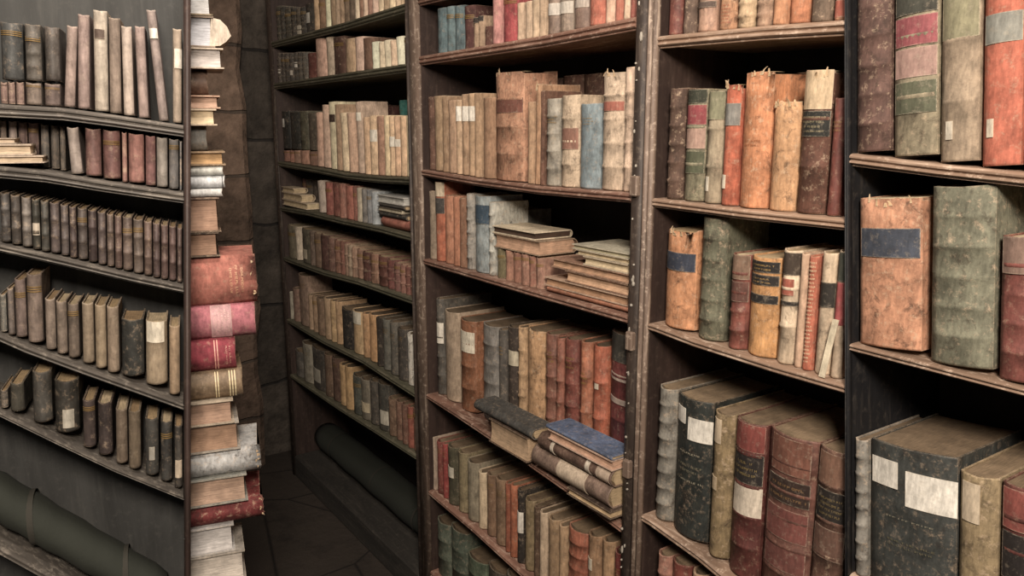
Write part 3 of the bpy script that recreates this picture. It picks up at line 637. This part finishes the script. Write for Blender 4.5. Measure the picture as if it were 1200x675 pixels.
row(MAIN, r2, 'third shelf'+RB, '''772 807 269 cf8c58 m =orange_crumbling_book_with_navy_spine_band L296,317,3a4152 rag;810.5 840 255 6b6a54 m =tall_thick_grey-green_ribbed_book b5;847 868.5 298 87483a l b4 L298,327,8a6a52 L330,353,6e4438;869 903 301 cf9450 m =ochre_crumbling_book_with_three_black_spine_labels L306,319,2e2a28 L322,334,2e2a28 L345,355,2e2a28 G324,332,b09060,2 G308,317,a88a58,2;903.6 926 293 cdb595 m b2 L296,322,4a3c30 L327,346,b5583c,.2,.8 L353,358,2e2824;926.4 936 297 cda685 p;936.4 948 300 c46848 c =slim_red_book_with_lettering_running_down_spine G305,425,e8d4b0,26;948.5 968 296 c9b090 m L331,360,35302a;968.5 982 294 cbb294 c flap =cream_book_with_red_and_dark_spine_labels L296,330,4e5044 L331,381,b34a48;988.5 992.6 290 9c6a48 lean-3.2''', dep=.15, gain=1.02)
row(MAIN, r2, 'third shelf'+RB, '''765 789 247 7a4238;846 870 262 4a2a26;895 935 292 453a33 dep.1''', d=.16, dep=.11, gain=1.0, order='from left in back row,')
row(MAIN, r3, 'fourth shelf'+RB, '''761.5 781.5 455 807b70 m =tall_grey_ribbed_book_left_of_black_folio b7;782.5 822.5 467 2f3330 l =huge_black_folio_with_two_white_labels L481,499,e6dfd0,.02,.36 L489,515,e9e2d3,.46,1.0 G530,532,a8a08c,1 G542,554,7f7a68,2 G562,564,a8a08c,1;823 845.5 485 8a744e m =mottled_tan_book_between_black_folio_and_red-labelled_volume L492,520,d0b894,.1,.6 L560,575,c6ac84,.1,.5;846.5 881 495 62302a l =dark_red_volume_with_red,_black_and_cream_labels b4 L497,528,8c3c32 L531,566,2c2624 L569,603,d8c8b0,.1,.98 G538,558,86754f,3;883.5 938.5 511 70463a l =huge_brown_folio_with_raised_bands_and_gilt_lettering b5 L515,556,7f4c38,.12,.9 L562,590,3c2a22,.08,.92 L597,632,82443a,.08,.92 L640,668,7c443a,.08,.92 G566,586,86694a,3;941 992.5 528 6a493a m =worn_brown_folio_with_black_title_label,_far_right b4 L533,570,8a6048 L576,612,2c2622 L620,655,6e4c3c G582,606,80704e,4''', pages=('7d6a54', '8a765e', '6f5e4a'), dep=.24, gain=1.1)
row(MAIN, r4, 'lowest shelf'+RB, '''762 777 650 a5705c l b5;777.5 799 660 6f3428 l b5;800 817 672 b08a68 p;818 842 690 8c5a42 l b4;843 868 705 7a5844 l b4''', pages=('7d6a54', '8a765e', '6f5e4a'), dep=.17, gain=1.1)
# ---------------- books of the nearest bookcase
NB = ', nearest bookcase'
row(MAIN, n1, 'upper shelf'+NB, '''999.5 1040 -30 6a4c42 m b5;1043 1095 -32 94886c m =book_with_red,_pink_and_olive_spine_bands b2 L-30,16,44443a L19,54,a04a50 L57,92,b0887a L97,135,5e6048;1097 1143 -30 ab957a c b2 L-28,45,8c8664 L143,165,e8dcc4,.2,.4;1146 1193 -40 c8684a c =orange_book_with_grey_title_band L14,50,8a8a80 L140,162,ecdcc0,.15,.35;1196 1250 -50 cf8c60 m''', dep=.16, d=.003, gain=.95, tilt=math.degrees(math.atan(KR)))
row(MAIN, n2, 'lower shelf'+NB, '''1003 1076 234 d09068 m =orange_crumbling_book_with_navy_spine_band rag L272,306,434a58;1086 1160 221 7d7c66 m =broad_grey-green_ribbed_book b5;1166 1222 280 8c4c42 l b4 L280,325,8f7060''', dep=.16, d=.003, gain=.95, tilt=math.degrees(math.atan(KR)))
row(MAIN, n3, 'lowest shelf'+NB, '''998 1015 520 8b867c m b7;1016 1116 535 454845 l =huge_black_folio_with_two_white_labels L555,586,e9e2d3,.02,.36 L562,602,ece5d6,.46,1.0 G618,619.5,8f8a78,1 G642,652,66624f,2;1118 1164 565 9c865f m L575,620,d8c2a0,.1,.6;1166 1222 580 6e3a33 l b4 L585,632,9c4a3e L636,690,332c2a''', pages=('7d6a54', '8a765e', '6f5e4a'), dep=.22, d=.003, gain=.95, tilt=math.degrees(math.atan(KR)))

# ---------------- the case at the left and its books
CL = 'case at left'
def sl(pts, t): return Shelf(SIDE, pts, t)
l1 = sl([(-40,120),(0,122),(71,126),(131,134),(224,148)], .02); l2 = sl([(-40,192),(0,195),(51,200),(122,212),(224,227)], .019); l3 = sl([(-40,278),(0,286),(75,303),(154,322),(224,337)], .014)
l4 = sl([(-40,378),(0,392),(29,405),(96,430),(224,476)], .015); l5 = sl([(-40,465),(0,483),(61,513),(134,548),(224,585)], .009); l6 = sl([(-40,618),(224,765)], .02)
KS = rack_of(SIDE, 224); sR, ZS = unp(SIDE, 224, 300); sR -= .0125; sL = unp(SIDE, -45, 300)[0]; TS = math.degrees(math.atan(KS))
scase, scx = bookcase(SIDE, 'left', 'dusty grey bookcase at left edge with sloping shelves, in front of the book pile', sL, sR, [l1, l2, l3, l4, l5, l6], (M['inside'], M['shelf_side'], M['back_side']), depth=.135, lw=.012, rw=.012, ztop=1.98, rack=(KS, KS), zref=ZS, inner=False)
kw = dict(dep=.1, gain=1.1, sat=.85, tilt=TS)  # lowered saturation puts the haze into the book colours
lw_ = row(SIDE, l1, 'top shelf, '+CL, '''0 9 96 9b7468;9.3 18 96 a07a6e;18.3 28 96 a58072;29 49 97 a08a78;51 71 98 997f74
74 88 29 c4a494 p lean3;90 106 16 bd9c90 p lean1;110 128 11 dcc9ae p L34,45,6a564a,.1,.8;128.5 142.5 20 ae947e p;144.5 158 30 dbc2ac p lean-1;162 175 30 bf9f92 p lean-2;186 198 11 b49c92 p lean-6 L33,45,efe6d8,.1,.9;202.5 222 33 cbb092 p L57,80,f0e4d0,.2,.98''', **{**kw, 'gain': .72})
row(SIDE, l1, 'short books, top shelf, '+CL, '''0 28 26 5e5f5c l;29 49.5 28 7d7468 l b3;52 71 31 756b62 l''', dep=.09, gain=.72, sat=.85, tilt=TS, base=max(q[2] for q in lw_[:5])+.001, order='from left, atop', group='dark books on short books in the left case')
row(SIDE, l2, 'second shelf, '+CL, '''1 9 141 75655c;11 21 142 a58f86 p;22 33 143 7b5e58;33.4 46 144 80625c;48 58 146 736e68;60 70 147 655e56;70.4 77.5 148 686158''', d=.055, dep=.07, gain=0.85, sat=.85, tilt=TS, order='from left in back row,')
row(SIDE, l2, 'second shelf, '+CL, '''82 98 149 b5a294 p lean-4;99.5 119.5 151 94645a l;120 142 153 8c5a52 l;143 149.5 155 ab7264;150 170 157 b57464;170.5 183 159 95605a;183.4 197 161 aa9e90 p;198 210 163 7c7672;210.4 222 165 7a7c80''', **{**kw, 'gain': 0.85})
pile(SIDE, 'left-end pile, second shelf, '+CL, [(-10, 52, 187, 196, .05, 'c0aa94', 'pages', 'p', {'pages': 'd8c4aa'}), (-12, 38, 173, 187, .05, 'b8a28c', 'pages', 'p', {'pages': 'd4bfa4'}), (-14, 19, 165, 172, .045, 'b8a28c', 'pages', 'p', {'pages': 'd4c0a8'})], l2.z(s_at(SIDE, -14, .004, 1.6))+.002, d=.004, gain=1.05, lim=l2.lim(1.6))
rr = random.Random(11); ent = []; x = 1.0; k = 0
cols = ['77706a', '756a60', 'b0a294', '5f5d50', '6d6a60', '7d6b66', '7f706a', '6e5a56', '70625a', '66524e', '84706a', '8f7668', '8c6c60', '8f7668', '968070', '8f7060', '7b605a', '86655c', '806058', '7c6058']
while x < 212:
    wd = rr.choice([9, 10, 11, 12]); x1 = min(x+wd, 222)
    ent.append('%.1f %.1f %.1f %s l b2%s' % (x, x1, 226+44*(x/222), cols[k % len(cols)], ' L262,276,c8b8a0,.1,.9' if k == 3 else '')); x = x1+.4; k += 1
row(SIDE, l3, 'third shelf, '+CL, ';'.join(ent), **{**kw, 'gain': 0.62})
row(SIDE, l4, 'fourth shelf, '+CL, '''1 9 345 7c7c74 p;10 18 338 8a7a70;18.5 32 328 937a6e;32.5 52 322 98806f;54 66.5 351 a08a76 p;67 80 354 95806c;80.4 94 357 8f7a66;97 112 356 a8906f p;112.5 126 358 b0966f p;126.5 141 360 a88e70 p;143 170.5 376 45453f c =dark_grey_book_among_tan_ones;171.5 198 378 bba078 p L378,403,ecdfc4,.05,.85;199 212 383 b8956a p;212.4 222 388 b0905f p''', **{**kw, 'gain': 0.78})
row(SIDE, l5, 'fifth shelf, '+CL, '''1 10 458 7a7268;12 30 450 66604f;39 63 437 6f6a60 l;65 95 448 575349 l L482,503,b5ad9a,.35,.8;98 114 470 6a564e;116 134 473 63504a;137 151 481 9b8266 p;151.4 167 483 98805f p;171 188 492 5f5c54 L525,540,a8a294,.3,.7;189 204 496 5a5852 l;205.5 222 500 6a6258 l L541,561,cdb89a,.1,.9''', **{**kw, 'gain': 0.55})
sc6 = sum(l6.lim(l6.z((sL+sR)/2)))/2; rl2 = empty('rolled_felt', SIDE.world(sc6, .065, l6.z(sc6)), SIDE.ang)
za, zb_ = l6.z(sL), l6.z(sR); slope = (l6.p[1][1]-l6.p[0][1])/(l6.p[1][0]-l6.p[0][0]); m = MB(); R = .048; ln = (sR-sL)/2-.03; rings = []
for k in range(15):
    x = -ln+2*ln*k/14; q = R*(1+.04*math.sin(k*2.1)) if 0 < k < 14 else R*.9
    rings.append([(x, q*math.cos(2*math.pi*i/20), x*slope+R*1.25+q*math.sin(2*math.pi*i/20)) for i in range(20)])
m.loft(rings, True, True, True); m.build('roll', M['felt'], rl2)
for x in (-ln*.55, ln*.5):
    m = MB(); m.loft([[(x+a, R*1.05*math.cos(2*math.pi*i/20), x*slope+R*1.26+R*1.06*math.sin(2*math.pi*i/20)) for i in range(20)] for a in (-.005, .005)], True, False, True); m.build('tie', M['tie'], rl2)
tag(rl2, 'short grey-green roll on the lowest sloping shelf of the case at left', 'roll')

# ---------------- the tall pile of books between the left case and the brick pier
PD = .155
def pz_(y): return unp(SIDE, 245, y, PD)[1]
STK = [  # top y, bottom y, right end x, colour, face, style, pages, extra words, options
 (-22, 18, 248, '7a6a4e', 'pages', 'c', 'b8b6b4', 'white page edges between olive boards, topmost', {}),
 (18.5, 55, 251, '8a7460', 'pages', 'l', 'c0c0c4', 'bright white page edges with limp cover, second', {'cap': [(247, 20.5), (258, 23), (266, 31), (271, 42), (265, 49), (258, 53.5), (246, 54)]}),
 (55.5, 80, 262, 'c9b6a0', 'pages', 'p', 'c0b8b2', 'white page edges in a pale board frame', {}),
 (80.5, 111, 244, '6f5545', 'spine', 'l', 'a58a70', 'dark brown rounded spine, set back', {'d': .02}),
 (111.5, 127, 258, 'b48468', 'pages', 'p', 'b89a86', 'pinkish page edges above a cream one', {}),
 (127.5, 147, 254, 'cdb698', 'pages', 'p', 'd8c4a4', 'cream page edges with pale boards', {}),
 (147.5, 177, 243, '8c8a84', 'spine', 'c', 'b8ac98', 'short grey volume set back', {'d': .02}),
 (177.5, 194, 264, '9a7c58', 'pages', 'c', 'b8966e', 'tan volume right above white ones', {}),
 (194.5, 206, 262, 'cfcfc6', 'spine', 'p', 'd8d4c8', 'slim off-white spine', {}),
 (206.5, 221, 264, 'cfd2d4', 'spine', 'p', 'd8d8d8', 'pale grey-white volume', {'gilt': [(.9, .93, '4a4a4a', 1)]}),
 (221.5, 231, 261, 'dcdcd8', 'spine', 'p', 'e0e0dc', 'slim white volume', {}),
 (231.5, 272, 258, '6a5240', 'pages', 'l', 'a58672', 'thick pinkish page block in dark boards', {}),
 (272.5, 301, 257, '4e3e34', 'pages', 'l', '987a66', 'brown page block directly above orange-red folio', {}),
 (301.5, 359, 303, 'b86a58', 'spine', 'c', 'cbb090', 'huge orange-red folio', {'rag': True, 'gilt': [(.55, .8, 'd8a888', 3)]}),
 (359.5, 399, 300, 'c06a76', 'spine', 'c', 'd0b89c', 'thick pink volume under the orange-red folio', {'lab': [(.3, .62, 'd09a9c')], 'gilt': [(.35, .6, 'e4c4bc', 5)]}),
 (399.5, 437, 277, '9e3444', 'spine', 'c', 'b89478', 'crimson cloth volume with gilt lettering', {'gilt': [(.5, .62, 'd8a090', 2), (.75, .9, 'd8a090', 2)]}),
 (437.5, 471, 285, '8f7658', 'spine', 'l', 'b08a6c', 'olive-tan volume with gilt lettering', {'gilt': [(.45, .55, 'e0d0a8', 2), (.72, .88, 'e0d0a8', 3)]}),
 (471.5, 499, 274, 'b5a48c', 'pages', 'p', 'ae907c', 'pink-brown page block below the olive-tan volume', {}),
 (499.5, 532, 281, 'a8a094', 'pages', 'p', 'a5866f', 'brownish page block in pale frayed boards', {}),
 (532.5, 562, 308, 'b8b8b6', 'spine', 'm', 'd0ccc4', 'worn grey-white volume sticking out', {'rag': True}),
 (562.5, 594, 290, '8d8d84', 'pages', 'p', 'b49884', 'pinkish page block resting on dark red leather', {}),
 (594.5, 620, 311, '7c2c2c', 'spine', 'm', 'c0a890', 'dark red leather volume with frayed edges', {'rag': True}),
 (620.5, 652, 275, 'b4b0ac', 'pages', 'p', 'cfcac6', 'grey-white page block below dark red leather', {}),
 (652.5, 688, 288, 'a59c90', 'pages', 'p', 'd6ccc0', 'lowest visible white page block', {})]
zf = pz_(688); nb = 16; items = []; rr = random.Random(21)
zcur = 0.0; pl = 'tall pile beside brick pier'
def stack_book(z0, z1, px, hx, face, st, pg, say, kw, i):
    d = PD+kw.get('d', 0)+rr.uniform(0, .006)
    s1 = s_at(SIDE, px, d, (z0+z1)/2); L = max(.19, s1+.13) if z1-z0 > .05 or px > 285 else max(.17, s1+.1)
    V = s1-s_at(SIDE, 224, d, (z0+z1)/2)      # how much of it shows past the case
    sc = s1-L/2; th = z1-z0-.0008
    labels = [(L-(1-a)*V, L-(1-b)*V, h) for a, b, h in kw.get('lab', [])]; gilt = [(L-(1-a)*V, L-(1-b)*V, h, r) for a, b, h, r in kw.get('gilt', [])]
    make_book(SIDE.world(sc, d, z0+.0003), SIDE.ang, th, .15, L, lin(hx), st, kw.get('bands', 0), labels, gilt, kw.get('rag', False), 0, pg, lie='spineR' if face == 'spine' else face, sq=.006 if face == 'pages' else .004,
              cap=kw.get('cap') and [(q[1]-z0, q[0]-sc) for q in [unp(SIDE, x, y, d) for x, y in kw['cap']]],
              tags=(say+' in the '+pl, 'book', 'books in the tall pile'), seed=rr.random())
low_cols = ['6a4a3a', '8a8478', '7a3a30', '4a4a44', '94785a', '5a4030', '8a6a50', '3f4a4a', '7a6a58', '6a2e2a', '9a8a70', '54402f', '70705f', '8a5a44', '4a3a30', '7d7468']
for k in range(nb):
    z0 = zf*k/nb; z1 = zf*(k+1)/nb
    stack_book(z0, z1, 276+rr.uniform(-8, 10), low_cols[k], 'spine' if k % 3 else 'pages', 'lc'[k % 2], 'b89c7c', '%s volume, %s from the floor' % (cname(low_cols[k]), ORD[k+1]), {}, k)
for (ya, yb, px, hx, face, st, pg, say, kw_) in reversed(STK):
    z0 = zf if yb == 688 else pz_(yb+.25); z1 = pz_(ya-.25)
    stack_book(z0, z1, px, hx, face, st, pg, say, kw_, 0)

# ---------------- the three hundred books that show largest stand as objects of their own, the rest as one mass
def shows(k, a):
    loc, rz, w, dep, h = a[:5]; lie = k.get('lie'); ca, sa = math.cos(rz), math.sin(rz)
    hx, hz = (h/2, w) if lie else (w/2, h)
    q = [proj(MAIN, loc[0]+x*ca, loc[1]+x*sa, loc[2]+z) for x in (-hx, hx) for z in (0, hz)]
    x0, x1 = max(0, min(p[0] for p in q)), min(1200, max(p[0] for p in q)); y0, y1 = max(0, min(p[1] for p in q)), min(675, max(p[1] for p in q))
    ar = max(0, x1-x0)*max(0, y1-y0)
    t = k['tags'][0]
    return ar*(.2 if 'back row' in t else .6 if 'pile' in t and x0 < 224 else 1)
BOOKS.sort(key=lambda e: -shows(e[1], e[0]))
mass = Mass()
for i, (a, k) in enumerate(BOOKS): put_book(None if i < 300 else mass, *a, **k)
mass.build()
